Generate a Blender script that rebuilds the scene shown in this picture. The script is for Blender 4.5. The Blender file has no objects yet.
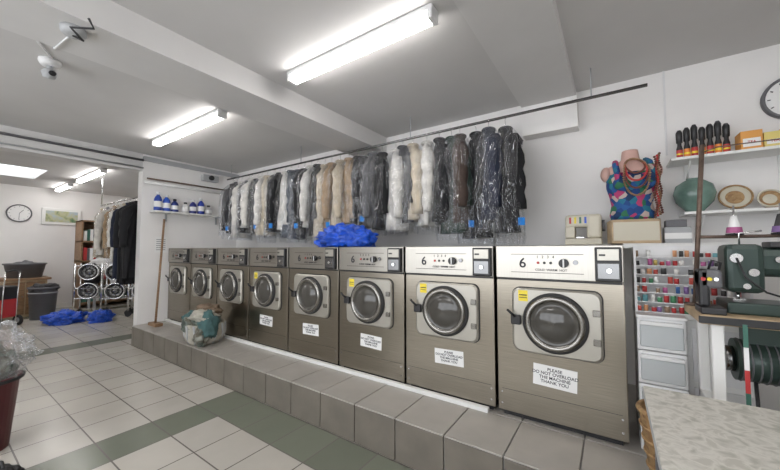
import bpy, bmesh, math, random
from mathutils import Vector, Matrix, noise, Euler
R=random.Random(7)
S=bpy.context.scene
try:
    S.view_settings.view_transform='Standard'
except Exception: pass

# ---------------- materials ----------------
def nm(name):
    m=bpy.data.materials.new(name); m.use_nodes=True
    nt=m.node_tree; b=nt.nodes['Principled BSDF']
    return m,nt,b
def mat(name,col,rough=.5,metal=0,nscale=0,namt=0.1,bump=0,emit=0,spec=None,stretch=None,trans=0):
    m,nt,b=nm(name)
    b.inputs['Roughness'].default_value=rough; b.inputs['Metallic'].default_value=metal
    b.inputs['Base Color'].default_value=(*col,1)
    if trans: b.inputs['Transmission Weight'].default_value=trans
    if emit:
        b.inputs['Emission Color'].default_value=(*col,1); b.inputs['Emission Strength'].default_value=emit
    if nscale:
        tc=nt.nodes.new('ShaderNodeTexCoord'); n=nt.nodes.new('ShaderNodeTexNoise'); n.inputs['Scale'].default_value=nscale; n.inputs['Detail'].default_value=4
        if stretch:
            mp=nt.nodes.new('ShaderNodeMapping'); mp.inputs['Scale'].default_value=stretch
            nt.links.new(tc.outputs['Object'],mp.inputs[0]); nt.links.new(mp.outputs[0],n.inputs['Vector'])
        else: nt.links.new(tc.outputs['Object'],n.inputs['Vector'])
        r=nt.nodes.new('ShaderNodeMapRange'); r.inputs['From Min'].default_value=.3; r.inputs['From Max'].default_value=.7
        r.inputs['To Min'].default_value=1-namt; r.inputs['To Max'].default_value=1+namt
        nt.links.new(n.outputs['Fac'],r.inputs['Value'])
        v=nt.nodes.new('ShaderNodeVectorMath'); v.operation='SCALE'; v.inputs[0].default_value=col
        nt.links.new(r.outputs[0],v.inputs['Scale']); nt.links.new(v.outputs[0],b.inputs['Base Color'])
        if bump:
            bp=nt.nodes.new('ShaderNodeBump'); bp.inputs['Strength'].default_value=bump; bp.inputs['Distance'].default_value=.02
            nt.links.new(n.outputs['Fac'],bp.inputs['Height']); nt.links.new(bp.outputs[0],b.inputs['Normal'])
    return m
def ramp_mat(name,kind,scale,stops,rough=.5,interp='LINEAR'):
    m,nt,b=nm(name); b.inputs['Roughness'].default_value=rough
    tc=nt.nodes.new('ShaderNodeTexCoord')
    if kind=='noise':
        n=nt.nodes.new('ShaderNodeTexNoise'); n.inputs['Detail'].default_value=8; out=n.outputs['Fac']; n.inputs['Distortion'].default_value=.6
    else:
        n=nt.nodes.new('ShaderNodeTexVoronoi'); out=n.outputs['Color']
    n.inputs['Scale'].default_value=scale
    nt.links.new(tc.outputs['Object'],n.inputs['Vector'])
    cr=nt.nodes.new('ShaderNodeValToRGB'); cr.color_ramp.interpolation=interp
    e=cr.color_ramp.elements
    while len(e)<len(stops): e.new(.5)
    for i,(p,c) in enumerate(stops): e[i].position=p; e[i].color=(*c,1)
    nt.links.new(out,cr.inputs[0]); nt.links.new(cr.outputs[0],b.inputs['Base Color'])
    return m

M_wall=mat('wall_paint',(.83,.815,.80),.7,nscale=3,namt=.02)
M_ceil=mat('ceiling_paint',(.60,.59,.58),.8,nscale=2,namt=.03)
M_beam=mat('beam_paint',(.66,.65,.64),.75,nscale=3,namt=.03)
M_white=mat('white_paint',(.8,.8,.78),.4)
M_wplast=mat('white_plastic',(.75,.75,.75),.35)
M_steel=mat('stainless_steel',(.315,.285,.235),.28,1,nscale=6,namt=.12,stretch=(1,1,60))
M_alu=mat('brushed_aluminium',(.41,.39,.35),.32,1,nscale=6,namt=.05,stretch=(60,1,1))
M_door=mat('door_panel_grey',(.46,.44,.39),.34,.6)
M_chrome=mat('chrome',(.75,.75,.75),.15,1)
M_ring=mat('ring_steel',(.30,.29,.27),.25,1)
M_dchrome=mat('dark_chrome',(.20,.20,.20),.25,1)
M_black=mat('black_plastic',(.02,.02,.022),.4)
M_rubber=mat('rubber',(.03,.03,.03),.7)
M_glass=mat('porthole_glass',(.07,.066,.058),.10)
M_yel=mat('yellow_sticker',(.85,.68,.05),.5)
M_paper=mat('paper',(.85,.85,.84),.6)
M_linen=mat('white_linen',(.62,.61,.60),.9,nscale=10,namt=.1,bump=.3)
M_ink=mat('ink',(.03,.03,.04),.6)
M_red=mat('red_paint',(.50,.04,.04),.4)
M_dred=mat('dark_red_plastic',(.13,.02,.025),.4)
M_blue=mat('blue_bag_plastic',(.010,.075,.50),.28,nscale=14,namt=.4,bump=.5)
M_wood=mat('wood',(.27,.16,.085),.5,nscale=10,namt=.25,stretch=(1,1,8))
M_ltwood=mat('light_wood',(.50,.37,.23),.5,nscale=8,namt=.2)
M_green=mat('green_paint',(.05,.16,.12),.4)
M_dgreen=mat('dark_green_cast_iron',(.030,.052,.044),.35,.2)
M_rust=mat('rusty_iron',(.17,.12,.095),.6,.5,nscale=30,namt=.3)
M_beige=mat('beige_plastic',(.62,.58,.47),.4)
M_skin=mat('mannequin_skin',(.60,.38,.33),.5)
M_tube=mat('fluorescent_diffuser',(1,.97,.95),.4,emit=20)
M_grey=mat('grey_plastic',(.13,.13,.14),.5)
M_lgrey=mat('light_grey_plastic',(.42,.43,.44),.5)
M_clear=mat('smoked_drawer_front',(.50,.53,.54),.2)
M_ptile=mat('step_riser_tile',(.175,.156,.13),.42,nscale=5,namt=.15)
M_ttile=mat('step_top_tile_lit',(.40,.375,.34),.30,nscale=5,namt=.08)  # riser tile again, coloured lighter for light reflected on the step top
M_grout=mat('grout',(.25,.24,.23),.8)
M_marble=ramp_mat('marbled_laminate','noise',22,[(.35,(.45,.44,.38)),(.45,(.60,.58,.52)),(.53,(.70,.68,.62)),(.62,(.54,.52,.46))],.35)
M_floral=ramp_mat('floral_fabric','vor',26,[(0,(.015,.06,.22)),(.28,(.02,.17,.26)),(.42,(.01,.04,.12)),(.55,(.45,.05,.16)),(.64,(.03,.16,.08)),(.74,(.55,.45,.40)),(.82,(.02,.10,.30))],.8,'CONSTANT')
M_wicker=ramp_mat('wicker','vor',60,[(0,(.28,.16,.07)),(.5,(.45,.29,.14)),(1,(.2,.1,.05))],.7)
M_crump=ramp_mat('mixed_laundry','noise',5,[(.40,(.045,.06,.05)),(.48,(.17,.20,.17)),(.54,(.10,.085,.06)),(.62,(.30,.31,.27))],.7)
M_cl1=mat('teal_cloth',(.06,.13,.13),.8,nscale=15,namt=.3,bump=.3)
M_cl2=mat('brown_cloth',(.17,.12,.08),.8,nscale=15,namt=.3,bump=.3)
M_cl3=mat('cream_cloth',(.42,.40,.34),.8,nscale=15,namt=.2,bump=.3)
M_picture=ramp_mat('painting','noise',6,[(.3,(.1,.2,.1)),(.5,(.5,.5,.3)),(.7,(.4,.5,.6))],.6)

def film(name,base=.05,edge=.5,rough=.1,dif=.12,crease_glint=.3):
    m=bpy.data.materials.new(name); m.use_nodes=True; nt=m.node_tree
    for n in list(nt.nodes):
        if n.type!='OUTPUT_MATERIAL': nt.nodes.remove(n)
    out=[n for n in nt.nodes if n.type=='OUTPUT_MATERIAL'][0]
    tr=nt.nodes.new('ShaderNodeBsdfTransparent'); tr.inputs[0].default_value=(.985,.99,1,1)
    gl=nt.nodes.new('ShaderNodeBsdfGlossy')
    gl.inputs['Color'].default_value=(1,1,1,1); gl.inputs['Roughness'].default_value=rough
    df=nt.nodes.new('ShaderNodeBsdfDiffuse'); df.inputs[0].default_value=(.8,.82,.85,1)
    m2=nt.nodes.new('ShaderNodeMixShader'); m2.inputs[0].default_value=dif
    lw=nt.nodes.new('ShaderNodeLayerWeight'); lw.inputs['Blend'].default_value=.35
    mr=nt.nodes.new('ShaderNodeMapRange'); mr.inputs['To Min'].default_value=0; mr.inputs['To Max'].default_value=edge-base
    tc=nt.nodes.new('ShaderNodeTexCoord'); mp=nt.nodes.new('ShaderNodeMapping'); mp.inputs['Scale'].default_value=(1,1,.28)
    n=nt.nodes.new('ShaderNodeTexNoise'); n.inputs['Scale'].default_value=15; n.inputs['Detail'].default_value=2; n.inputs['Distortion'].default_value=1.5
    bp=nt.nodes.new('ShaderNodeBump'); bp.inputs['Strength'].default_value=1; bp.inputs['Distance'].default_value=.05
    d=nt.nodes.new('ShaderNodeMath'); d.operation='SUBTRACT'; d.inputs[1].default_value=.5
    a=nt.nodes.new('ShaderNodeMath'); a.operation='ABSOLUTE'
    r2=nt.nodes.new('ShaderNodeMapRange'); r2.inputs['From Min'].default_value=0; r2.inputs['From Max'].default_value=.014; r2.inputs['To Min'].default_value=base+crease_glint; r2.inputs['To Max'].default_value=base  # pale streaks mixed in along creases, standing in for shiny glints
    ad=nt.nodes.new('ShaderNodeMath'); ad.operation='ADD'; ad.use_clamp=True
    mx=nt.nodes.new('ShaderNodeMixShader')
    L=nt.links.new
    L(tc.outputs['Object'],mp.inputs[0]); L(mp.outputs[0],n.inputs['Vector']); L(n.outputs['Fac'],bp.inputs['Height'])
    L(n.outputs['Fac'],d.inputs[0]); L(d.outputs[0],a.inputs[0]); L(a.outputs[0],r2.inputs['Value'])
    L(bp.outputs[0],gl.inputs['Normal'])
    L(lw.outputs['Facing'],mr.inputs['Value']); L(mr.outputs[0],ad.inputs[0]); L(r2.outputs[0],ad.inputs[1])
    L(gl.outputs[0],m2.inputs[1]); L(df.outputs[0],m2.inputs[2])
    L(ad.outputs[0],mx.inputs[0]); L(tr.outputs[0],mx.inputs[1]); L(m2.outputs[0],mx.inputs[2]); L(mx.outputs[0],out.inputs[0])
    return m
M_film=film('polythene_film',.025,.24,.10,.3,.36)
M_film2=film('polythene_sack',.10,.5,.2,.4,.38)

def floor_mat():
    m,nt,b=nm('floor_tiles'); L=nt.links.new
    g=nt.nodes.new('ShaderNodeNewGeometry'); sp=nt.nodes.new('ShaderNodeSeparateXYZ'); L(g.outputs['Position'],sp.inputs[0])
    def ma(op,a,bb=None,c=None):
        n=nt.nodes.new('ShaderNodeMath'); n.operation=op
        for i,v in enumerate((a,bb,c)):
            if v is None: continue
            if isinstance(v,(int,float)): n.inputs[i].default_value=v
            else: L(v,n.inputs[i])
        return n.outputs[0]
    s=.3333
    u=ma('DIVIDE',ma('SUBTRACT',sp.outputs[0],-2.62),s); v=ma('DIVIDE',ma('SUBTRACT',sp.outputs[1],1.74),s)
    fu=ma('FLOOR',u); fv=ma('FLOOR',v)
    ru=ma('ABSOLUTE',ma('SUBTRACT',ma('SUBTRACT',u,fu),.5)); rv=ma('ABSOLUTE',ma('SUBTRACT',ma('SUBTRACT',v,fv),.5))
    grout=ma('GREATER_THAN',ma('MAXIMUM',ru,rv),.487)
    band=ma('COMPARE',ma('FLOORED_MODULO',fu,10),9,.1)
    strip=ma('MULTIPLY',ma('COMPARE',fv,-1,.1),ma('GREATER_THAN',fu,-.5))
    gm=ma('MAXIMUM',band,strip)
    cmb=nt.nodes.new('ShaderNodeCombineXYZ'); L(fu,cmb.inputs[0]); L(fv,cmb.inputs[1])
    wn=nt.nodes.new('ShaderNodeTexWhiteNoise'); wn.noise_dimensions='2D'; L(cmb.outputs[0],wn.inputs['Vector'])
    var=ma('MULTIPLY_ADD',wn.outputs['Value'],.14,.93)
    n=nt.nodes.new('ShaderNodeTexNoise'); n.inputs['Scale'].default_value=5; n.inputs['Detail'].default_value=5; L(g.outputs['Position'],n.inputs['Vector'])
    var=ma('MULTIPLY',var,ma('MULTIPLY_ADD',n.outputs['Fac'],.16,.92))
    def mixc(f,a,c):
        x=nt.nodes.new('ShaderNodeMix'); x.data_type='RGBA'; L(f,x.inputs[0])
        for i,vv in ((6,a),(7,c)):
            if isinstance(vv,tuple): x.inputs[i].default_value=(*vv,1)
            else: L(vv,x.inputs[i])
        return x.outputs[2]
    c=mixc(gm,(.52,.49,.435),(.18,.195,.15)); c=mixc(grout,c,(.17,.155,.14))
    vm=nt.nodes.new('ShaderNodeVectorMath'); vm.operation='SCALE'; L(c,vm.inputs[0]); L(var,vm.inputs['Scale'])
    L(vm.outputs[0],b.inputs['Base Color']); b.inputs['Roughness'].default_value=.22
    bp=nt.nodes.new('ShaderNodeBump'); bp.invert=True; bp.inputs['Strength'].default_value=.4; bp.inputs['Distance'].default_value=.004
    L(grout,bp.inputs['Height']); L(bp.outputs[0],b.inputs['Normal'])
    return m
M_floor=floor_mat()

# ---------------- builder ----------------
def align(d):
    return Vector((0,0,1)).rotation_difference(Vector(d).normalized()).to_matrix().to_4x4()
class B:
    def __init__(s): s.bm=bmesh.new(); s.m=[]
    def put(s,t,mt,M=None,smooth=False):
        if mt not in s.m: s.m.append(mt)
        i=s.m.index(mt)
        for f in t.faces:
            f.material_index=i; f.smooth=bool(smooth) and (smooth!='q' or len(f.verts)<=4)
        if M is not None: t.transform(M)
        me=bpy.data.meshes.new('tmp'); t.to_mesh(me); t.free(); s.bm.from_mesh(me); bpy.data.meshes.remove(me)
    def box(s,a,b,mt,bev=0,M=None):
        t=bmesh.new(); bmesh.ops.create_cube(t,size=1)
        a=Vector(a); b=Vector(b); d=b-a
        t.transform(Matrix.Translation((a+b)/2)@Matrix.Diagonal((abs(d.x),abs(d.y),abs(d.z),1)))
        if bev: bmesh.ops.bevel(t,geom=t.edges[:],offset=bev,segments=2,affect='EDGES',profile=.5)
        s.put(t,mt,M)
    def cyl(s,p0,p1,r,mt,r2=None,seg=20,M=None):
        p0=Vector(p0);p1=Vector(p1); t=bmesh.new()
        bmesh.ops.create_cone(t,cap_ends=True,segments=seg,radius1=r,radius2=r if r2 is None else r2,depth=(p1-p0).length)
        t.transform(Matrix.Translation((p0+p1)/2)@align(p1-p0)); s.put(t,mt,M,'q')
    def lathe(s,prof,o,mt,ax=(0,0,1),seg=32,M=None,smooth=True):
        t=bmesh.new(); rings=[]
        for r,h in prof:
            rings.append([t.verts.new((max(r,.0001)*math.cos(2*math.pi*k/seg),max(r,.0001)*math.sin(2*math.pi*k/seg),h)) for k in range(seg)])
        for a,b in zip(rings,rings[1:]):
            for k in range(seg): t.faces.new((a[k],a[(k+1)%seg],b[(k+1)%seg],b[k]))
        t.transform(Matrix.Translation(o)@align(ax)); s.put(t,mt,M,smooth)
    def ell(s,c,r,mt,seg=16,M=None):
        t=bmesh.new(); bmesh.ops.create_uvsphere(t,u_segments=seg,v_segments=max(6,seg//2),radius=1)
        t.transform(Matrix.Translation(c)@Matrix.Diagonal((r[0],r[1],r[2],1))); s.put(t,mt,M,True)
    def loft(s,rings,mt,cap=True,M=None,smooth=True):
        t=bmesh.new(); vs=[[t.verts.new(p) for p in r] for r in rings]; n=len(vs[0])
        for a,b in zip(vs,vs[1:]):
            for k in range(n): t.faces.new((a[k],a[(k+1)%n],b[(k+1)%n],b[k]))
        if cap: t.faces.new(vs[0][::-1]); t.faces.new(vs[-1])
        bmesh.ops.recalc_face_normals(t,faces=t.faces[:]); s.put(t,mt,M,smooth)
    def tube(s,pts,r,mt,seg=8,M=None,closed=False):
        pts=[Vector(p) for p in pts]; n=len(pts); rings=[]; up=None
        for i,p in enumerate(pts):
            if closed: d=pts[(i+1)%n]-pts[i-1]
            else: d=pts[min(i+1,n-1)]-pts[max(i-1,0)]
            d.normalize()
            if up is None: up=d.orthogonal().normalized()
            up=(up-d*up.dot(d)).normalized(); w=d.cross(up)
            rings.append([p+r*(up*math.cos(2*math.pi*k/seg)+w*math.sin(2*math.pi*k/seg)) for k in range(seg)])
        if closed: rings.append(rings[0])
        s.loft(rings,mt,not closed,M)
    def torus(s,c,R_,r,mt,ax=(0,0,1),seg=32,M=None):
        A=Matrix.Translation(c)@align(ax)
        s.tube([A@Vector((R_*math.cos(2*math.pi*k/seg),R_*math.sin(2*math.pi*k/seg),0)) for k in range(seg)],r,mt,closed=True,M=M)
    def rprism(s,x0,x1,z0,z1,y0,y1,rad,mt,M=None,bev=0):
        pts=[]
        for cx,cz,a0 in ((x1-rad,z1-rad,0),(x0+rad,z1-rad,90),(x0+rad,z0+rad,180),(x1-rad,z0+rad,270)):
            for k in range(7):
                a=math.radians(a0+15*k); pts.append((cx+rad*math.cos(a),cz+rad*math.sin(a)))
        cx=(x0+x1)/2; cz=(z0+z1)/2
        def ring(y,ins): return [Vector((px+(-ins if px>cx else ins),y,pz+(-ins if pz>cz else ins))) for px,pz in pts]
        rr=[ring(y1,0),ring(y0+bev,0)]
        if bev: rr.append(ring(y0,bev))
        s.loft(rr,mt,True,M,False)
    def text(s,st,size,loc,mt,rot=(math.pi/2,0,0),M=None,spacing=1.0):
        c=bpy.data.curves.new('t','FONT'); c.body=st; c.size=size; c.align_x='CENTER'; c.align_y='CENTER'; c.extrude=.0006; c.offset=size*.012; c.space_line=spacing
        o=bpy.data.objects.new('t',c); S.collection.objects.link(o); bpy.context.view_layer.update()
        dg=bpy.context.evaluated_depsgraph_get(); me=bpy.data.meshes.new_from_object(o.evaluated_get(dg))
        t=bmesh.new(); t.from_mesh(me); bpy.data.objects.remove(o); bpy.data.curves.remove(c); bpy.data.meshes.remove(me)
        t.transform(Matrix.Translation(loc)@Euler(rot).to_matrix().to_4x4()); s.put(t,mt,M)
    def crumple(s,c,r,mt,seed=0,amp=.25,flat=-.6,freq=2.5,sub=4,M=None,smooth=True):
        t=bmesh.new(); bmesh.ops.create_icosphere(t,subdivisions=sub,radius=1)
        o=Vector((seed*7.3,seed*3.1,seed*1.7))
        for v in t.verts:
            n=noise.noise(v.co*freq*.5+o)*amp+abs(noise.noise(v.co*freq*1.3+o))*amp*.9-abs(noise.noise(v.co*freq*3+o))*amp*.4
            v.co=v.co*(1+n)
            if v.co.z<flat: v.co.z=flat
        t.transform(Matrix.Translation(c)@Matrix.Diagonal((r[0],r[1],r[2],1))); s.put(t,mt,M,smooth)
    def done(s,name,M=None):
        me=bpy.data.meshes.new(name); s.bm.to_mesh(me); s.bm.free()
        for m in s.m: me.materials.append(m)
        o=bpy.data.objects.new(name,me)
        if M is None:
            co=[v.co for v in me.vertices]
            c=Vector([(min(v[i] for v in co)+max(v[i] for v in co))/2 for i in range(3)])
            me.transform(Matrix.Translation(-c)); o.location=c
        else: o.matrix_world=M
        S.collection.objects.link(o); return o
def T(x,y,z,rz=0,s=1): return Matrix.Translation((x,y,z))@Matrix.Rotation(rz,4,'Z')@Matrix.Diagonal((s,s,s,1))

H=2.71; YB=3.24; XL=-5.56; XF=-10.5; XR=1.8; YF=-2.2; YW=2.147; ZP=.264; WH=1.083
# ---------------- room ----------------
def simple(name,a,b,m,bev=0):
    q=B(); q.box(a,b,m,bev); return q.done(name)
simple('floor',(XF-.1,YF-.1,-.1),(XR+.1,YB+.1,0),M_floor)
simple('wall_back',(XF-.1,YB,0),(XR+.1,YB+.12,H+.1),M_wall)
simple('wall_right',(XR,YF,0),(XR+.12,YB,H+.1),M_wall)
simple('wall_far',(XF-.12,YF,0),(XF,YB,H+.1),M_wall)
simple('wall_partition',(XL-.14,1.80,0),(XL,YB,H),M_wall)
q=B()
q.box((XF,YF-.12,0),(-4.5,YF,H+.1),M_wall); q.box((1.2,YF-.12,0),(XR,YF,H+.1),M_wall)
q.box((-4.5,YF-.12,0),(1.2,YF,.6),M_wall); q.box((-4.5,YF-.12,2.4),(1.2,YF,H+.1),M_wall); q.done('wall_front')
q=B()
for x in (-4.47,-3.05,-1.65,-.25,1.14): q.box((x-.03,YF-.09,.6),(x+.03,YF-.02,2.4),M_white)
q.box((-4.5,YF-.09,.6),(1.2,YF-.02,.66),M_white); q.box((-4.5,YF-.09,2.34),(1.2,YF-.02,2.4),M_white); q.done('added_window')  # unseen window, added so sky light fills the room from behind camera
q=B()
hx0,hx1,hy0,hy1=-9.3,-8.1,.2,1.25
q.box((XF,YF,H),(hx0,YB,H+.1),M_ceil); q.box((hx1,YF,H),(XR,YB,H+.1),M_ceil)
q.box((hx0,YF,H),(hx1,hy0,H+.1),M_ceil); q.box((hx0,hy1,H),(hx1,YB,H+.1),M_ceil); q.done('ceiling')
q=B(); q.box((hx0,hy0-.04,H+.1),(hx1,hy0,H+.3),M_white); q.box((hx0,hy1,H+.1),(hx1,hy1+.04,H+.3),M_white)
q.box((hx0-.04,hy0,H+.1),(hx0,hy1,H+.3),M_white); q.box((hx1,hy0,H+.1),(hx1+.04,hy1,H+.3),M_white); q.box((-8.72,hy0,H+.12),(-8.68,hy1,H+.16),M_white); q.done('window_2')
simple('ceiling_beam',(-2.72,YF,2.53),(-2.27,YB,H),M_beam)
q=B(); q.box((-.655,YF,2.63),(-.224,YB,H),M_beam); q.box((-.655,3.10,2.36),(-.21,YB,2.63),M_wall,.004); q.done('ceiling_beam')
simple('header_beam',(XL-.20,YF,2.46),(XL,1.80,H),M_beam)
simple('trim_1',(XL,1.80,H-.10),(XL+.05,YB,H-.04),M_lgrey)
simple('trim_2',(.36,YB-.012,2.05),(.372,YB,H),M_wplast)
simple('baseboard_far',(XF,YF,0),(XF+.015,YB,.1),M_white)

# platform
q=B(); X0,X1=XL+.002,XR-.002
q.box((X0,1.752,0),(X1,YB-.002,ZP-.008),M_grout)
x=-.4877+.3333*6
while x>X0:
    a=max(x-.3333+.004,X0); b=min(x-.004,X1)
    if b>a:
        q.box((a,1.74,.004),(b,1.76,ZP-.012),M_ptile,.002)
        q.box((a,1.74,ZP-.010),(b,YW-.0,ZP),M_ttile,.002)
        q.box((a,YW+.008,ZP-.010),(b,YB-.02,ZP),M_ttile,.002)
    x-=.3333
q.done('tiled_platform')
simple('trim_3',(XL+.01,YW-.02,ZP),(-.69,YW+.015,ZP+.03),M_white,.003)
q=B(); q.box((XL+.02,2.92,ZP),(-.50,YB-.002,1.27),M_white,.004); q.box((-.50,2.92,ZP),(.055,YB-.002,1.36),M_white,.004); q.done('service_duct')
simple('counter_shelf',(.06,2.72,1.33),(.62,YB-.002,1.365),M_white,.004)

# ---------------- washers ----------------
def washer(i,x0,w,front,label,yel,z0,h):
    q=B(); d=.70
    q.box((.006,.01,.06),(w-.006,d,h-.012),M_steel,.004)
    q.box((.03,.03,0),(w-.03,d-.03,.06),M_black)
    q.box((.004,0,.035),(w-.004,.012,h-.215),M_steel,.003)
    q.box((.004,-.012,h-.205),(w-.004,.02,h),M_alu,.004)
    q.box((.004,-.002,h-.013),(w-.004,d,h),M_alu,.003)
    q.box((.012,-.004,h-.216),(w-.012,.01,h-.205),M_black)
    q.box((.10,-.0138,h-.055),(.50,-.012,h-.052),M_ink); q.box((.10,-.0138,h-.167),(.50,-.012,h-.164),M_ink)
    q.text('6',.085,(.17,-.0150,h-.11),M_ink)
    q.text('COLD  WARM  HOT',.019,(.33,-.0150,h-.148),M_ink)
    q.text('1   2   3   4',.022,(.30,-.0150,h-.07),M_ink)
    q.cyl((.40,-.012,h-.105),(.40,-.035,h-.105),.026,M_black); q.box((.396,-.040,h-.128),(.404,-.034,h-.082),M_wplast)
    for k in range(3): q.cyl((.26+.035*k,-.012,h-.105),(.26+.035*k,-.018,h-.105),.008,M_red if k==0 else M_black,seg=12)
    q.cyl((.46,-.012,h-.1),(.46,-.022,h-.1),.014,M_dchrome)
    cx=w-.135
    q.box((cx,-.045,h-.20),(w-.012,0,h-.012),M_black,.006)
    q.box((cx+.012,-.050,h-.085),(w-.024,-.044,h-.022),M_door,.002)
    q.box((cx+.02,-.053,h-.06),(w-.085,-.049,h-.05),M_black)
    q.box((cx+.012,-.050,h-.185),(w-.024,-.044,h-.10),M_dchrome,.002)
    q.cyl((w-.07,-.05,h-.14),(w-.07,-.06,h-.14),.012,M_chrome,seg=12)
    c=w*.50; zc=.625; hw=.238; hh=.195
    q.rprism(c-hw-.006,c+hw+.006,zc-hh-.006,zc+hh+.006,-.004,.005,.05,M_rubber)
    q.rprism(c-hw,c+hw,zc-hh,zc+hh,-.030,.002,.045,M_door,bev=.010)
    q.lathe([(.176,0),(.176,.012),(.168,.022),(.150,.024),(.146,.010)],(c,-.030,zc),M_rubber,ax=(0,-1,0),seg=44)
    q.lathe([(.160,.004),(.160,.026),(.150,.036),(.134,.034),(.126,.02)],(c,-.032,zc),M_ring,ax=(0,-1,0),seg=44)
    q.lathe([(.128,.018),(.112,.010),(.10,.016),(.08,.024),(.04,.034),(.001,.036)],(c,-.040,zc),M_glass,ax=(0,-1,0),seg=44)
    q.box((c-hw-.005,-.058,zc-.03),(c-hw+.055,-.03,zc+.03),M_black,.008)
    q.tube([(c-hw+.02,-.055,zc+.02),(c-hw+.0,-.075,zc+.045),(c-hw-.02,-.07,zc+.06)],.008,M_black)
    for dz in (-.08,.08): q.box((c+hw-.045,-.044,zc+dz-.018),(c+hw-.008,-.028,zc+dz+.018),M_ring,.003)
    q.box((.03,-.001,.17),(w-.03,.001,.172),M_black)
    for sx in (.03,w-.03):
        for sz in (.08,.15): q.cyl((sx,0,sz),(sx,-.004,sz),.006,M_chrome,seg=8)
    if yel:
        q.box((c-.20,-.0315,zc+.115),(c-.145,-.030,zc+.182),M_yel)
        q.box((c-.195,-.0322,zc+.135),(c-.15,-.0314,zc+.139),M_ink); q.box((c-.195,-.0322,zc+.15),(c-.15,-.0314,zc+.156),M_ink)
    if label:
        lx,lz,lw,lh,an=label
        A=Matrix.Translation((lx,-.002,lz))@Matrix.Rotation(an,4,'Y')
        q.box((-lw/2,-.001,-lh/2),(lw/2,.001,lh/2),M_paper,0,A)
        q.text('PLEASE\nDO NOT OVERLOAD\nTHE MACHINE\nTHANK YOU',lh*.205,(0,-.0016,.002),M_ink,M=A,spacing=.95)
    return q.done('washing_machine',T(x0,front,z0))
xs=[-5.54+.7*k for k in range(8)]
for i,x in enumerate(xs):
    n=i+1; lab=None
    if n in (4,5,6,7): lab=(.33+(.03 if n>5 else 0),.295,.22,.105,.03*((-1)**n))
    if n==8: lab=(.335,.300,.235,.125,.04)
    if n==2: lab=(.30,.58,.22,.12,.5)
    washer(n,x+.004,.69,YW+.02,lab,n in(4,6,7,8),ZP,WH)

# ---------------- rail & clothes ----------------
YR=2.86
q=B(); q.cyl((XL+.35,YR,2.48),(.235,YR,2.48),.012,M_dchrome)
for x in (-5.1,-3.4,-1.7,-.1):
    q.cyl((x,YR,2.49),(x,YR,H),.005,M_lgrey,seg=8)
q.done('clothes_rail')
fab={}
def fabric(c):
    if c not in fab: fab[c]=mat('fabric_%d'%len(fab),c,.85,nscale=12,namt=.25,bump=.15)
    return fab[c]
def garment(name,x,y,ztop,L,col,rot,seed,bag=True,W=.21,tag=False,hookz=.08,tk=1.0):
    r=random.Random(seed); q=B(); f=fabric(col)
    nr=44
    def ring(z,a,b,amp,k0,ph,cy=0):
        out=[]
        for k in range(nr):
            t=2*math.pi*k/nr
            m=1+amp*math.sin(k0*t+ph+z*3)+amp*.6*math.sin((k0+4)*t-ph*2+z*5)
            out.append(Vector((b*m*math.sin(t),cy+a*math.copysign(abs(math.cos(t))**.8,math.cos(t)),z)))
        return out
    ph=r.random()*6; fat=r.uniform(.75,1.25)*tk
    secs=[(0,.05,.028,0),(-.03,.07,.035,.02),(-.055,W*.50,.042,.03),(-.085,W*.72,.048,.05),(-.12,W*.90,.056,.05),(-.17,W,.062*tk,.08),(-.3,W*.92,.066*fat,.18),(-.45,W*.84,.06*fat,.26),(-.6,W*.95,.066*fat,.34)]
    z=-.75
    while z>-L: secs.append((z,W*1.0,.068*fat,.38)); z-=.12
    secs.append((-L,W*1.06,.07*fat,.40))
    q.loft([ring(z,a,b,am,5,ph) for z,a,b,am in secs],f)
    for sgn in (-1,1):
        sl=min(.60,L-.14)+r.uniform(-.04,.03); rings=[]; sw=r.uniform(-.02,.04)
        for k in range(11):
            u=k/10; cy=sgn*(W-.02+.06*math.sin(u*2)); rad=(.035 if k==0 else .064-.022*u)
            rings.append([Vector((.02+sw*u+rad*1.05*math.cos(t*math.pi/6)*(1+.22*math.sin(7*u*6+t+ph)),cy+rad*.95*math.sin(t*math.pi/6),-.11-u*sl)) for t in range(12)])
        q.loft(rings,f)
    q.tube([(.03,-.06,-.03),(.05,-.03,-.09),(.07*tk,0,-.24)],.014,f); q.tube([(.03,.06,-.03),(.05,.03,-.09),(.07*tk,0,-.24)],.014,f)
    q.torus((0,0,-.005),.045,.018,f,seg=14)
    q.box((.060,-.004,-L*.9),(.080,.004,-.24),M_black if sum(col)>.3 else M_grey)
    q.tube([(0,0,-.01),(0,0,hookz-.02),(0,.013,hookz-.002),(0,.008,hookz+.014),(0,-.008,hookz+.017),(0,-.016,hookz)],.0025,M_chrome,seg=6)
    if tag:
        q.box((.03,-W-.082,-L+.04),(.080,-W-.079,-L+.10),fabric((.02,.20,.60)))
    if bag:
        rings=[]; n=64; Lb=L+.04+r.random()*.07
        zz=[.02,.0,-.03,-.07,-.11]+[-.15-.04*k for k in range(40)]
        zz=[z for z in zz if z>-Lb+.02]+[-Lb]
        for z in zz:
            u=min(1,(.02-z)/.19); a=.03+(W+.06)*u**.7; b=.02+.095*math.sqrt(u)
            rr=[]
            for k in range(n):
                t=2*math.pi*k/n
                w=1+.34*u*noise.noise(Vector((math.cos(t)*3.2,math.sin(t)*3.2,z*4+seed*3.3)))
                w+=.20*u*(abs(noise.noise(Vector((math.cos(t)*7,math.sin(t)*7,z*5+seed*9.1))))-.2)
                rr.append(Vector((b*max(w,.85)*math.sin(t),a*min(max(w,.97),1.10)*math.cos(t),z)))
            rings.append(rr)
        q.loft(rings,M_film,cap=False)
    return q.done(name,T(x,y,ztop,rot))
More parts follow.
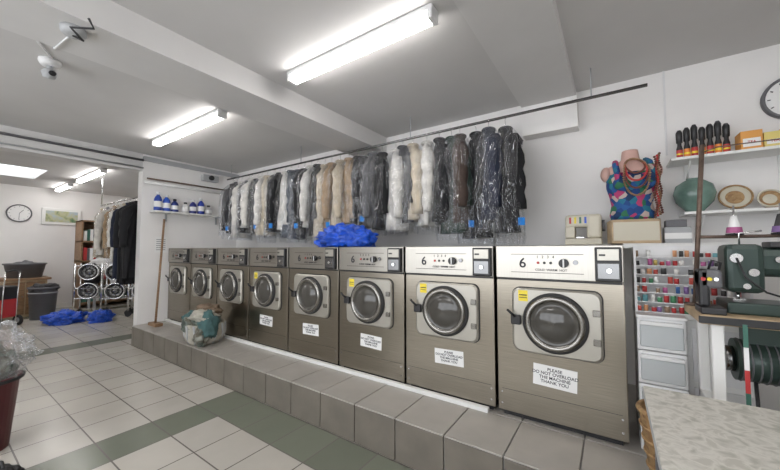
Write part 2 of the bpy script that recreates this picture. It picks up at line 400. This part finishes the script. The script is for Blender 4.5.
K=(.006,.006,.008); DG=(.020,.021,.025); W_=(.62,.60,.56); CR=(.52,.45,.34); TN=(.36,.25,.15); NV=(.010,.015,.035); GN=(.018,.042,.032); BR=(.05,.033,.026); GY=(.11,.11,.115); BG=(.05,.062,.08)
cols=[K,DG,W_,K,W_,K,W_,CR,DG,K,W_,BG,NV,K,W_,K,CR,TN,CR,TN,K,K,GY,K,W_,DG,CR,W_,K,GN,BR,K,NV,K]
n=len(cols); xa,xb=-5.02,-.74
for i,c in enumerate(cols):
    u=i/(n-1); x=xa+(xb-xa)*u+(R.uniform(-.03,.03) if 0<i<n-1 else 0)
    rot=math.radians(R.uniform(15,55))
    if i==n-1: rot=math.radians(25)
    L=.82+R.uniform(-.10,.07)+.07*u
    garment('bagged_garment',x,YR+R.uniform(-.004,.004),2.39+R.uniform(-.02,.01),L,c,rot,i+1,tag=(i%4==1),W=R.uniform(.175,.215),tk=1.1)

# blue bag on washers
q=B(); q.crumple((0,0,.09),(.29,.16,.12),M_blue,3,.35,-.72,4.2,5); q.crumple((.22,-.05,.055),(.14,.11,.08),M_blue,5,.4,-.62,4,4); q.crumple((-.27,.02,.04),(.10,.11,.06),M_blue,8,.4,-.62,4,4)
q.done('blue_laundry_bag',T(-2.12,2.34,ZP+WH-.001))

# laundry bag on platform
q=B(); q.lathe([(.001,0),(.16,0),(.195,.05),(.20,.12),(.195,.19),(.20,.22),(.185,.225),(.15,.02),(.001,.02)],(0,0,0),M_cl3,seg=28)
for k in range(12):
    a=k*math.pi/6; q.tube([(.165*math.cos(a),.165*math.sin(a),.01),(.203*math.cos(a+.1),.203*math.sin(a+.1),.10),(.202*math.cos(a),.202*math.sin(a),.215)],.012,M_lgrey)
q.crumple((0,0,.24),(.18,.16,.10),M_crump,2,.35,-.8,3,5)
q.crumple((-.13,-.05,.28),(.12,.10,.07),M_cl1,6,.4,-2,3,4)
q.crumple((.08,-.06,.32),(.15,.11,.06),M_cl3,16,.45,-2,3,4)
q.crumple((-.02,.05,.36),(.14,.10,.06),M_cl2,17,.45,-2,3,4)
q.crumple((.19,-.06,.22),(.09,.09,.14),M_cl1,26,.4,-1.5,3,4)
q.crumple((.16,-.12,.12),(.07,.06,.12),M_crump,27,.4,-1,3,4)
q.crumple((-.19,-.07,.17),(.07,.08,.13),M_cl2,36,.4,-1.2,3,4)
q.crumple((-.05,-.16,.20),(.11,.045,.10),M_crump,9,.4,-1.2,3,4)
q.done('laundry_basket',T(-3.90,1.92,ZP))
q=B(); q.cyl((-5.30,1.93,ZP+.03),(-5.52,2.08,1.78),.014,M_wood); q.box((-5.42,1.88,ZP),(-5.18,1.98,ZP+.04),M_wood,.006); q.done('broom')

# ---------------- partition wall shelf ----------------
q=B(); q.box((XL,1.9,1.87),(XL+.2,3.05,1.89),M_white,.003)
for y in (2.1,2.85): q.box((XL,y,1.75),(XL+.02,y+.02,1.87),M_lgrey); q.box((XL,y,1.855),(XL+.15,y+.02,1.87),M_lgrey)
q.done('wall_shelf')
def bottle(x,y,z,h,r,c,cap,name='detergent_bottle'):
    q=B(); m=mat('bottle',c,.35)
    q.lathe([(.001,0),(r,0),(r*1.03,h*.1),(r,h*.6),(r*.8,h*.72),(r*.38,h*.82),(r*.38,h*.86)],(0,0,0),m,seg=20)
    q.cyl((0,0,h*.85),(0,0,h),r*.45,cap,seg=16); q.lathe([(r*1.04,h*.2),(r*1.04,h*.5)],(0,0,0),M_paper,seg=20)
    return q.done(name,T(x,y,z))
for y,h,c in ((1.97,.28,(.02,.06,.35)),(2.08,.25,(.03,.10,.5)),(2.19,.20,(.02,.04,.2)),(2.34,.17,(.6,.6,.6)),(2.45,.22,(.03,.04,.2)),(2.57,.26,(.02,.05,.35)),(2.69,.16,(.5,.5,.5))):
    bottle(XL+.1,y,1.89,h,.05,c,M_wplast if h>.2 else M_black)
q=B()
q.box((XL,1.98,1.28),(XL+.003,2.14,1.52),M_paper)
for k in range(6): q.box((XL+.003,2.0,1.32+.03*k),(XL+.004,2.12,1.328+.03*k),M_grey)
q.done('wall_notice')
q=B(); q.box((XL+.0,2.6,2.46),(XL+.10,2.85,2.56),M_lgrey,.01); q.cyl((XL+.1,2.72,2.51),(XL+.13,2.72,2.51),.04,M_black); q.done('wall_heater')
q=B(); q.tube([(XL+.03,1.85,2.36),(XL+.03,3.2,2.36)],.012,M_rust); q.tube([(XL+.03,1.82,2.30),(XL+.03,3.2,2.30)],.02,M_white); q.done('wall_pipe')

# ---------------- lights ----------------
def fixture(x0,x1,y,name='fluorescent_or_fill_light'):
    q=B(); q.box((x0,y-.045,H-.03),(x1,y+.045,H),M_wplast,.004)
    q.rprism(x0+.03,x1-.03,H-.075,H-.03,y-.032,y+.032,.015,M_tube)
    for a,b in ((x0,x0+.03),(x1-.03,x1)): q.box((a,y-.045,H-.08),(b,y+.045,H-.025),M_wplast,.006)
    q.done(name)
fixture(-2.06,-.80,1.626); fixture(-4.74,-3.15,1.665); fixture(-8.6,-7.1,1.75); fixture(-4.4,-2.9,-.9); fixture(-1.9,-.7,-.9); fixture(.1,1.5,.5); fixture(-10.3,-9.2,1.75); fixture(-8.6,-7.1,-.3); fixture(-10.3,-9.2,-.3)  # tubes around the camera and far room's unseen front are added fill light

q=B(); q.lathe([(.001,0),(.06,0),(.062,-.02),(.05,-.045),(.03,-.05),(.001,-.05)],(0,0,0),M_wplast,seg=28); q.cyl((0,0,-.05),(0,0,-.075),.018,M_lgrey); q.lathe([(.001,-.07),(.03,-.075),(.045,-.10),(.035,-.13),(.001,-.14)],(0,0,0),M_lgrey,seg=24); q.cyl((.03,-.01,-.105),(.055,-.02,-.115),.018,M_black); q.done('security_camera',T(-3.36,.50,H,.5))
q=B(); q.lathe([(.001,0),(.055,0),(.055,-.025),(.04,-.04),(.001,-.04)],(0,0,0),M_lgrey,seg=24); q.tube([(.0,0,-.04),(.05,.03,-.07),(.10,-.03,-.05),(.15,.05,-.03),(.19,.02,-.01)],.006,M_black); q.done('smoke_detector',T(-2.40,.44,2.53))
q=B(); q.tube([(-3.3,.50,H-.008),(-3.1,.40,H-.012),(-2.85,.3,H-.01),(-2.74,.38,H-.03),(-2.71,.42,2.52),(-2.44,.44,2.515)],.006,M_wplast); q.done('ceiling_cable')
q=B(); q.tube([(XL+.03,-2,H-.10),(XL+.03,1.8,H-.10)],.016,M_grey); q.tube([(XL+.03,-2,2.50),(XL+.03,1.8,2.50)],.010,M_lgrey); q.done('conduit_pipe')

# ---------------- far room ----------------
def clock(x,y,z,r,ax,name='wall_clock'):
    q=B(); A=Matrix.Translation((x,y,z))@align(ax)
    q.lathe([(.001,0),(r,0),(r,.03),(r*.93,.04),(r*.88,.03),(r*.88,.02)],(0,0,0),M_grey,M=A,seg=40)
    q.lathe([(r*.89,.021),(.001,.021)],(0,0,0),M_paper,M=A,seg=40)
    for k in range(12):
        a=k*math.pi/6; q.box((-.003,r*.7,.021),(.003,r*.8,.024),M_ink,0,A@Matrix.Rotation(a,4,'Z'))
    q.box((-.004,0,.024),(.004,r*.5,.027),M_ink,0,A@Matrix.Rotation(.9,4,'Z')); q.box((-.003,0,.024),(.003,r*.7,.027),M_ink,0,A@Matrix.Rotation(-1.6,4,'Z'))
    return q.done(name)
clock(XF,1.22,2.11,.19,(1,0,0)); clock(1.01,YB,2.33,.145,(0,-1,0))
q=B(); q.box((XF,1.55,1.90),(XF+.03,2.20,2.27),M_white,.004); q.box((XF+.03,1.61,1.96),(XF+.034,2.14,2.21),M_picture); q.done('framed_picture')
q=B(); q.box((-10.4,2.10,0),(-9.9,2.13,2.0),M_wood); q.box((-10.4,3.17,0),(-9.9,3.20,2.0),M_wood)
for z in (.1,.6,1.05,1.5,1.97): q.box((-10.4,2.10,z),(-9.9,3.2,z+.03),M_wood)
q.box((-10.42,2.10,0),(-10.4,3.2,2.0),M_wood)
for z in (.13,.63,1.08,1.53):
    y=2.15
    while y<3.08:
        w=R.uniform(.03,.09); c=R.choice([M_green,M_dgreen,M_grey,M_paper,M_red,M_green]); q.box((-10.3,y,z),(-9.95,y+w,z+R.uniform(.2,.36)),c); y+=w+.005
q.done('bookcase')
q=B(); q.box((-10.2,.95,0),(-9.6,1.55,.72),M_ltwood,.01); q.box((-10.25,.90,.72),(-9.55,1.6,.76),M_wood,.006)
q.box((-9.6,.98,.05),(-9.585,1.24,.68),M_wood,.004); q.box((-9.6,1.26,.05),(-9.585,1.52,.68),M_wood,.004)
for y in (1.21,1.29): q.cyl((-9.585,y,.4),(-9.565,y,.4),.012,M_chrome,seg=10)
q.done('cabinet')
q=B(); q.lathe([(.001,0),(.24,0),(.29,.26),(.31,.265),(.31,.29),(.28,.29),(.22,.02),(.001,.02)],(0,0,0),M_grey); q.crumple((0,0,.22),(.2,.2,.1),M_grey,4,.4,-.8,3,4); q.done('washing_basin',T(-9.9,1.27,.76))
q=B(); q.lathe([(.001,0),(.17,0),(.20,.58),(.215,.58),(.215,.61),(.19,.61),(.16,.02),(.001,.02)],(0,0,0),M_grey); q.torus((0,0,.50),.20,.01,M_lgrey); q.crumple((0,0,.58),(.17,.17,.1),M_black,14,.4,-.8,3,4); q.done('waste_bin',T(-9.1,1.42,0))
q=B(); q.box((-9.85,2.2,.80),(-9.35,3.1,.84),M_ltwood,.006)
for a,b in ((-9.8,2.25),(-9.4,2.25),(-9.8,3.05),(-9.4,3.05)): q.box((a-.02,b-.02,0),(a+.02,b+.02,.80),M_lgrey)
q.done('folding_table')
q=B(); q.crumple((0,0,.14),(.22,.38,.2),M_linen,31,.25,-.65,3,5); q.crumple((.05,.05,.34),(.18,.28,.12),M_linen,33,.25,-.65,3,4); q.done('linen_pile',T(-9.6,2.6,.845))
q=B(); q.box((-.16,-.12,.16),(.16,.12,.62),M_red,.03); q.box((-.165,-.125,.46),(.165,.125,.70),M_black,.03); q.box((-.12,-.15,.2),(.12,-.12,.36),M_black,.015)
for y in (-.16,.16): q.cyl((.12,y-.015,.09),(.12,y+.015,.09),.09,M_rubber); q.cyl((.12,y-.018,.09),(.12,y+.018,.09),.05,M_lgrey)
q.cyl((.12,-.16,.09),(.12,.16,.09),.01,M_chrome)
for y in (-.1,.1): q.tube([(.16,y,.05),(.17,y,.5),(.20,y,.95)],.009,M_chrome)
q.tube([(.20,-.1,.95),(.21,0,.97),(.20,.1,.95)],.013,M_black); q.box((-.14,-.1,0),(-.10,.1,.16),M_black); q.done('shopping_trolley',T(-8.7,.86,0,.5))
def wtrol(x,y,rz,load):
    q=B(); w,d=.42,.34
    for (a,b) in ((0,0),(w,0),(0,d),(w,d)):
        q.tube([(a,b,.10),(a,b,1.05)],.014,M_chrome); q.cyl((a,b-.012,.05),(a,b+.012,.05),.05,M_rubber); q.cyl((a,b,.05),(a,b,.12),.01,M_chrome)
    for z in (.35,.55,1.0): q.tube([(0,0,z),(w,0,z),(w,d,z),(0,d,z)],.010,M_chrome,closed=True)
    for k in range(9):
        u=k/8; q.tube([(w*u,d,.55),(w*u,d,1.0)],.005,M_chrome,seg=6); q.tube([(w*u,0,.55),(w*u,d,.55)],.005,M_chrome,seg=6); q.tube([(w*u,0,.35),(w*u,d,.35)],.005,M_chrome,seg=6)
    for zz,rad in ((.88,.165),(.50,.165)):
        a,b=w/2,.06
        q.lathe([(rad,0),(rad,.09),(rad*.93,.10),(rad*.80,.085),(rad*.72,.03),(rad*.35,.02),(rad*.30,.06),(.001,.065)],(a,b,zz),M_dchrome,ax=(0,-1,0),seg=30)
        q.torus((a,b-.095,zz),rad*.93,.012,M_chrome,ax=(0,1,0),seg=28)
        for k in range(8):
            t=k*math.pi/4; q.cyl((a+rad*.3*math.cos(t),b-.03,zz+rad*.3*math.sin(t)),(a+rad*.78*math.cos(t),b-.05,zz+rad*.78*math.sin(t)),.006,M_ring,seg=6)
    q.crumple((w/2,d*.65,.80),(.15,.08,.20),load,int(x*3),.25,-1,3,4)
    q.done('laundry_trolley',T(x,y,0,rz))
wtrol(-8.82,1.80,1.10,M_black); wtrol(-8.36,2.10,1.10,M_linen); wtrol(-7.95,2.42,1.10,M_black)
for (x,y,s) in ((-8.25,1.58,1.15),(-7.85,1.98,.75)):
    q=B(); q.crumple((0,0,.08),(.24*s,.22*s,.13),M_blue,x,.4,-.62,4,5); q.done('blue_laundry_bag',T(x,y,-.0))
YC=1.86
q=B(); q.cyl((-5.72,YC,2.12),(-7.6,YC,2.12),.012,M_chrome)
for xx in (-7.58,-5.80): q.cyl((xx,YC,2.12),(xx,YC,H),.012,M_chrome,seg=10)
q.done('clothes_rail')
for i,(x,c,L) in enumerate(((-5.86,K,1.12),(-5.96,K,1.22),(-6.06,K,1.2),(-6.18,NV,1.15),(-6.32,CR,.85),(-6.46,W_,.90),(-6.60,CR,.85),(-6.76,TN,.85),(-6.92,W_,.8),(-7.08,GY,.8),(-7.24,W_,.8),(-7.42,CR,.85))):
    garment('hanging_coat',x,YC,2.04,L,c,math.radians(R.uniform(25,55)),40+i,bag=(i%3==0 and i>3),W=.22)

# foreground left bin & bags
q=B(); q.lathe([(.001,0),(.13,0),(.165,.44),(.178,.44),(.178,.47),(.155,.47),(.12,.02),(.001,.02)],(0,0,0),M_dred); q.torus((0,0,.455),.178,.012,M_black)
q.crumple((0,0,.60),(.22,.20,.18),M_film2,11,.45,-1,4,5); q.crumple((0,0,.54),(.14,.13,.13),M_crump,12,.4,-1,4,4); q.done('waste_bin',T(-3.45,.28,0))
q=B(); q.crumple((0,0,.045),(.12,.075,.07),M_black,13,.4,-.62,2.5,4); q.tube([(-.06,0,.08),(-.03,0,.15),(.03,0,.15),(.06,0,.08)],.007,M_black); q.done('black_handbag',T(-2.84,.30,0,.4))

# ---------------- right side ----------------
q=B(); x0,x1,y0,y1=.10,.30,2.20,2.55
for z in (0,.175,.35,.525):
    q.box((x0,y0+.015,z),(x1,y1,z+.17),M_wplast,.006); q.box((x0+.012,y0,z+.02),(x1-.012,y0+.02,z+.155),M_clear,.006); q.box((x0+.012,y0-.012,z+.135),(x1-.012,y0+.01,z+.155),M_wplast,.004)
q.box((x0-.005,y0+.005,.695),(x1+.005,y1,.71),M_wplast,.003)
q.done('drawer_tower',T(0,0,ZP))
q=B(); q.box((.31,2.30,0),(.56,2.56,.69),M_white,.006)
for z in (.08,.38): q.box((.33,2.285,z),(.54,2.30,z+.27),M_wplast,.004); q.cyl((.435,2.285,z+.2),(.435,2.265,z+.2),.012,M_chrome)
q.box((.305,2.295,.69),(.565,2.565,.71),M_white,.004)
q.done('side_cabinet',T(0,0,ZP))
q=B(); Mr=[mat('thread_%d'%i,c,.6) for i,c in enumerate([(.40,.04,.04),(.04,.12,.32),(.07,.25,.12),(.55,.42,.12),(.45,.12,.28),(.8,.8,.78),(.05,.05,.05),(.22,.13,.32),(.6,.3,.15),(.12,.3,.33),(.3,.2,.13),(.45,.04,.04),(.75,.73,.7),(.05,.05,.05),(.5,.08,.06)])]
for side in (.105,.555): q.box((side-.006,2.31,0),(side+.006,2.56,.36),M_wplast)
q.box((.105,2.545,0),(.555,2.555,.37),M_wplast)
for rw in range(7):
    z=rw*.050; y=2.32+rw*.028
    q.box((.105,y-.008,z),(.555,y+.045,z+.005),M_wplast)
    for k in range(15):
        if R.random()<.14: continue
        xx=.122+k*.0292+R.uniform(-.004,.004); m=R.choice(Mr); hh=R.uniform(.022,.038); rr=R.uniform(.009,.013)
        q.cyl((xx,y+.012,z+.005),(xx,y+.012,z+.005+hh),rr,m,seg=10); q.cyl((xx,y+.012,z+.005+hh),(xx,y+.012,z+.009+hh),.008,M_paper,seg=10)
q.done('thread_spool_rack',T(0,0,ZP+.711))
q=B(); q.box((.30,1.90,1.005),(1.35,2.26,1.045),M_ltwood,.008); q.box((.298,1.895,1.01),(1.352,1.905,1.04),M_black,.002)
for x in (.36,1.28):
    q.box((x-.02,1.93,ZP),(x+.02,1.97,1.005),M_white,.004); q.box((x-.02,2.20,ZP),(x+.02,2.24,1.005),M_white,.004)
    q.box((x-.02,1.93,ZP),(x+.02,2.24,ZP+.04),M_white,.004); q.box((x-.02,1.93,.6),(x+.02,2.24,.64),M_white,.004)
q.box((.36,2.06,.40),(1.28,2.10,.43),M_white,.004)
q.box((.55,1.93,.40),(.95,2.18,.43),M_black,.006)
q.done('sewing_table')
q=B(); q.box((.405,1.99,0),(.95,2.19,.05),M_dgreen,.008)
q.box((.72,2.01,.04),(.92,2.16,.27),M_dgreen,.03)
q.box((.43,2.03,.16),(.90,2.15,.285),M_dgreen,.035)
q.box((.41,2.01,.09),(.53,2.16,.30),M_dgreen,.022)
q.cyl((.46,2.085,.09),(.46,2.085,.05),.007,M_chrome,seg=10); q.box((.44,2.065,.05),(.48,2.10,.058),M_chrome)
q.cyl((.44,2.01,.24),(.44,1.99,.24),.02,M_chrome); q.cyl((.49,2.01,.18),(.49,1.99,.18),.016,M_chrome); q.cyl((.47,2.01,.12),(.47,2.00,.12),.012,M_chrome)
q.cyl((.92,2.085,.20),(.965,2.085,.20),.085,M_black,seg=28); q.cyl((.96,2.085,.20),(.99,2.085,.20),.055,M_dchrome,seg=24)
q.tube([(.47,2.08,.29),(.47,2.08,.35),(.54,2.08,.36)],.004,M_chrome)
q.lathe([(.055,0),(.062,.02),(.055,.04)],(.63,2.03,.12),M_dchrome,ax=(0,-1,0)); q.cyl((.63,2.04,.12),(.63,1.98,.12),.052,M_dgreen,seg=24); q.cyl((.63,1.98,.12),(.63,1.97,.12),.02,M_chrome)
q.box((.55,2.03,.285),(.66,2.13,.31),M_black,.004)
for k in range(4): q.cyl((.57+.06*k,2.03,.235),(.57+.06*k,2.012,.235),.013,M_chrome,seg=12)
q.tube([(.44,1.99,.24),(.46,1.97,.16),(.52,1.98,.10),(.60,1.97,.07)],.004,M_black)
q.done('sewing_machine',T(0,0,1.045))
q=B(); q.box((0,0,0),(.08,.13,.03),M_black,.005); q.box((.0,.02,.03),(.035,.12,.19),M_black,.01); q.box((.0,.02,.11),(.075,.12,.19),M_grey,.012)
for k in range(3): q.cyl((.012+.02*k,.02,.15),(.012+.02*k,.005,.15),.008,[M_red,M_yel,M_chrome][k],seg=12)
q.tube([(.04,.07,.19),(.05,.06,.23),(.08,.07,.22),(.07,.08,.16)],.005,M_black)
q.done('edge_trimmer',T(.31,1.92,1.045))
q=B(); q.cyl((.335,2.215,0),(.385,2.20,.80),.010,M_rust,seg=12); q.cyl((.335,2.215,0),(.335,2.215,.01),.04,M_rust)
q.tube([(.355,2.21,.34),(.42,2.23,.34),(.95,2.23,.34)],.008,M_rust)
q.tube([(.382,2.20,.76),(.44,2.20,.78),(.9,2.2,.78)],.003,M_rust)
for i,xx in enumerate((.49,.64,.82)):
    q.cyl((xx,2.23,.34),(xx,2.23,.49),.004,M_chrome,seg=8); q.cyl((xx,2.23,.346),(xx,2.23,.354),.032,M_black)
    q.lathe([(.026,.356),(.027,.36),(.010,.44),(.008,.44)],(xx,2.23,0),[M_paper,Mr[6],M_paper][i],seg=20); q.lathe([(.030,.357),(.026,.385)],(xx,2.23,0),[Mr[4],Mr[7],Mr[1]][i],seg=20)
q.done('thread_stand',T(0,0,1.045))
q=B(); q.cyl((.44,2.11,.83),(.60,2.11,.83),.09,M_dgreen,seg=28); q.cyl((.60,2.11,.83),(.70,2.11,.83),.075,M_grey,r2=.06,seg=24); q.cyl((.41,2.11,.83),(.44,2.11,.83),.055,M_dchrome)
for k in range(6): q.torus((.455+.026*k,2.11,.83),.091,.003,M_grey,ax=(1,0,0),seg=24)
q.box((.47,2.07,.90),(.60,2.15,1.003),M_dgreen,.006); q.cyl((.70,2.11,.83),(.73,2.11,.83),.05,M_chrome); q.box((.62,2.05,.66),(.74,2.15,.76),M_black,.01)
q.tube([(.50,2.08,.75),(.49,2.02,.62),(.56,2.0,.52),(.66,2.05,.66)],.007,M_black)
q.done('sewing_motor')
q=B(); q.lathe([(.001,0),(.085,0),(.12,.30),(.125,.31),(.12,.32),(.11,.30),(.08,.02),(.001,.02)],(0,0,0),M_wicker); q.torus((0,0,.31),.12,.012,M_wicker)
for z in (.06,.12,.18,.24): q.torus((0,0,z),.087+z*.12,.006,M_wicker)
q.done('wicker_basket',T(.205,1.98,ZP))
q=B()
for j,xx in enumerate((.425,.62)):
    for k in range(8):
        z=1.02-k*.09; q.box((xx,1.888,z-.09),(xx+.014,1.892,z),[M_green,M_paper,M_red][(k+j)%3])
q.done('striped_ribbon')
q=B(); q.box((.085,.35,.765),(1.25,1.60,.80),M_marble,.004); q.box((.083,.348,.768),(1.252,1.602,.792),M_lgrey,.003)
for (x,y) in ((.13,.40),(1.19,.40),(.13,1.54),(1.19,1.54)): q.box((x-.02,y-.02,0),(x+.02,y+.02,.765),M_grey,.003)
q.box((.13,.40,.70),(1.19,1.54,.765),M_white,.003)
q.done('work_table')

# mannequin bust
q=B()
def er(z,a,b,cx=0,cy=0): return [Vector((cx+a*math.cos(t*math.pi/14),cy+b*math.sin(t*math.pi/14)*(1 if math.sin(t*math.pi/14)>0 else 1.1),z)) for t in range(28)]
q.box((-.14,-.10,0),(.14,.10,.17),M_ltwood,.006); q.box((-.13,-.105,.02),(.13,-.10,.15),M_beige)
q.loft([er(.17,.125,.09),er(.21,.135,.10),er(.28,.122,.088),er(.34,.132,.10),er(.41,.150,.12),er(.46,.152,.115),er(.505,.150,.10)],M_floral)
q.loft([er(.50,.151,.10),er(.53,.155,.09),er(.565,.135,.075),er(.59,.085,.06),er(.61,.056,.055),er(.66,.050,.05),er(.675,.048,.048),er(.678,.02,.02)],M_skin)
for sx in (-.065,.065): q.ell((sx,-.095,.425),(.06,.05,.055),M_floral)
for sx in (-.15,.15): q.ell((sx,0,.515),(.035,.06,.055),M_skin)
for sg in (-1,1): q.tube([(sg*.09,.0,.60),(sg*.10,-.06,.57),(sg*.10,-.10,.52),(sg*.095,-.125,.45)],.020,M_floral)
M_bead=mat('brown_beads',(.14,.045,.03),.3)
for s,mm in enumerate((M_bead,M_red,M_bead,M_wood)):
    hb=.075+.032*s; wb=.055+.006*s
    for k in range(54):
        t=2*math.pi*k/54; c=math.cos(t)
        zz=.600-hb*(1-c)*.5-.5*hb*(1-c)*.6
        yy=-.055-.115*min(1,max(0,(.615-zz)/.11))
        q.ell((wb*math.sin(t),yy-.003*s if zz>.46 else -.170,zz),(.0070,.0070,.0070),mm,8)
for s in range(4):
    for k in range(26): q.ell((.115+.014*s+.006*math.sin(k*.7+s),-.11+.02*s,.590-.0165*k+.012*s),(.0085,.0085,.0085),(M_bead,M_red,M_wood,M_bead)[s],8)
q.done('mannequin_bust',T(.125,2.92,1.366,.15))
q=B(); q.box((0,0,0),(.14,.12,.11),M_lgrey,.004); q.box((.0,-.001,.03),(.14,.0,.07),M_paper); q.box((.01,.01,.11),(.12,.11,.16),M_grey,.004); q.done('storage_box',T(.30,2.90,1.366))
q=B(); q.box((0,0,0),(.25,.18,.05),M_beige,.008); q.box((.15,.02,.05),(.25,.16,.24),M_beige,.02); q.box((.0,.03,.14),(.2,.15,.24),M_beige,.02); q.box((.0,.02,.05),(.07,.15,.15),M_beige,.01)
for k in range(4): q.box((.03+.035*k,.028,.17),(.045+.035*k,.032,.22),[M_red,M_yel,M_green,M_blue][k])
q.cyl((.25,.09,.15),(.27,.09,.15),.045,M_grey); q.box((.08,.02,.055),(.13,.06,.06),M_chrome)
q.done('overlock_machine',T(-.31,2.94,1.361))

def shelf(z,x0,x1):
    q=B(); q.box((x0,2.99,z-.02),(x1,YB,z),M_white,.003)
    for x in (x0+.1,(x0+x1)/2,x1-.1): q.box((x,3.22,z-.16),(x+.02,YB,z-.02),M_white); q.tube([(x+.01,3.22,z-.14),(x+.01,3.05,z-.025)],.006,M_white)
    q.done('wall_shelf')
shelf(1.97,.36,1.5); shelf(1.585,.42,1.5)
M_or=mat('orange_label',(.8,.25,.05),.5)
for k in range(7):
    q=B(); x=.42+k*.040; f=1+.12*((k*7)%3)/2
    q.lathe([(.001,0),(.018,0),(.018,.075*f),(.012,.10*f),(.012,.115*f),(.018,.12*f),(.019,.19*f),(.010,.21*f),(.001,.21*f)],(0,0,0),M_black,seg=16); q.lathe([(.0185,.01),(.0185,.065*f)],(0,0,0),[M_red,M_or][k%2],seg=16); q.lathe([(.0187,.03),(.0187,.04*f)],(0,0,0),M_yel,seg=16); q.done('shoe_brush',T(x,3.08,1.971))
for x,w,h,c in ((.715,.10,.125,(.75,.35,.08)),(.82,.09,.10,(.75,.62,.2)),(.915,.05,.13,(.6,.08,.05)),(.975,.10,.11,(.1,.3,.1)),(1.10,.1,.09,(.5,.1,.1))):
    q=B(); q.box((0,0,0),(w,.12,h),mat('box',c,.5),.003); q.box((.01,-.001,.02),(w-.01,.0,h-.05),M_paper); q.text('TEA',.022,(w/2,-.002,h*.4),M_red); q.done('product_box',T(x,3.03,1.971))
q=B(); q.lathe([(.001,0),(.045,0),(.05,.01),(.10,.07),(.115,.13),(.10,.19),(.055,.225),(.04,.23),(.04,.24),(.001,.24)],(0,0,0),mat('teal_glaze',(.16,.26,.22),.15,nscale=8,namt=.35)); q.done('ceramic_vase',T(.49,3.10,1.586))
def plate(x,r,m,m2,z=1.586):
    q=B(); A=Matrix.Translation((x,3.15,z+r*1.0+.006))@Matrix.Rotation(math.radians(-14),4,'X')@align((0,-1,0))
    q.lathe([(.001,0),(r*.6,0),(r,.02),(r*.98,.026),(r*.6,.008),(.001,.008)],(0,0,0),m,M=A); q.lathe([(r*.55,.010),(.001,.012)],(0,0,0),m2,M=A); q.torus((0,0,.024),r*.95,.006,m2,M=A)
    q.box((x-.03,3.10,z),(x+.03,3.18,z+.012),M_wood); q.done('decorative_plate')
plate(.70,.085,M_beige,M_wicker); plate(.86,.06,M_wicker,M_beige)

# ---------------- world, camera ----------------
w=bpy.data.worlds.new('World'); S.world=w; w.use_nodes=True
w.node_tree.nodes['Background'].inputs[0].default_value=(.92,.95,1,1); w.node_tree.nodes['Background'].inputs[1].default_value=4.5
cam=bpy.data.cameras.new('Camera'); cam.lens=36*324/780; cam.sensor_width=36; cam.clip_start=.02
co=bpy.data.objects.new('Camera',cam); co.location=(0,0,1.32); co.rotation_euler=(math.radians(92.65),0,math.radians(34.4)); S.collection.objects.link(co); S.camera=co
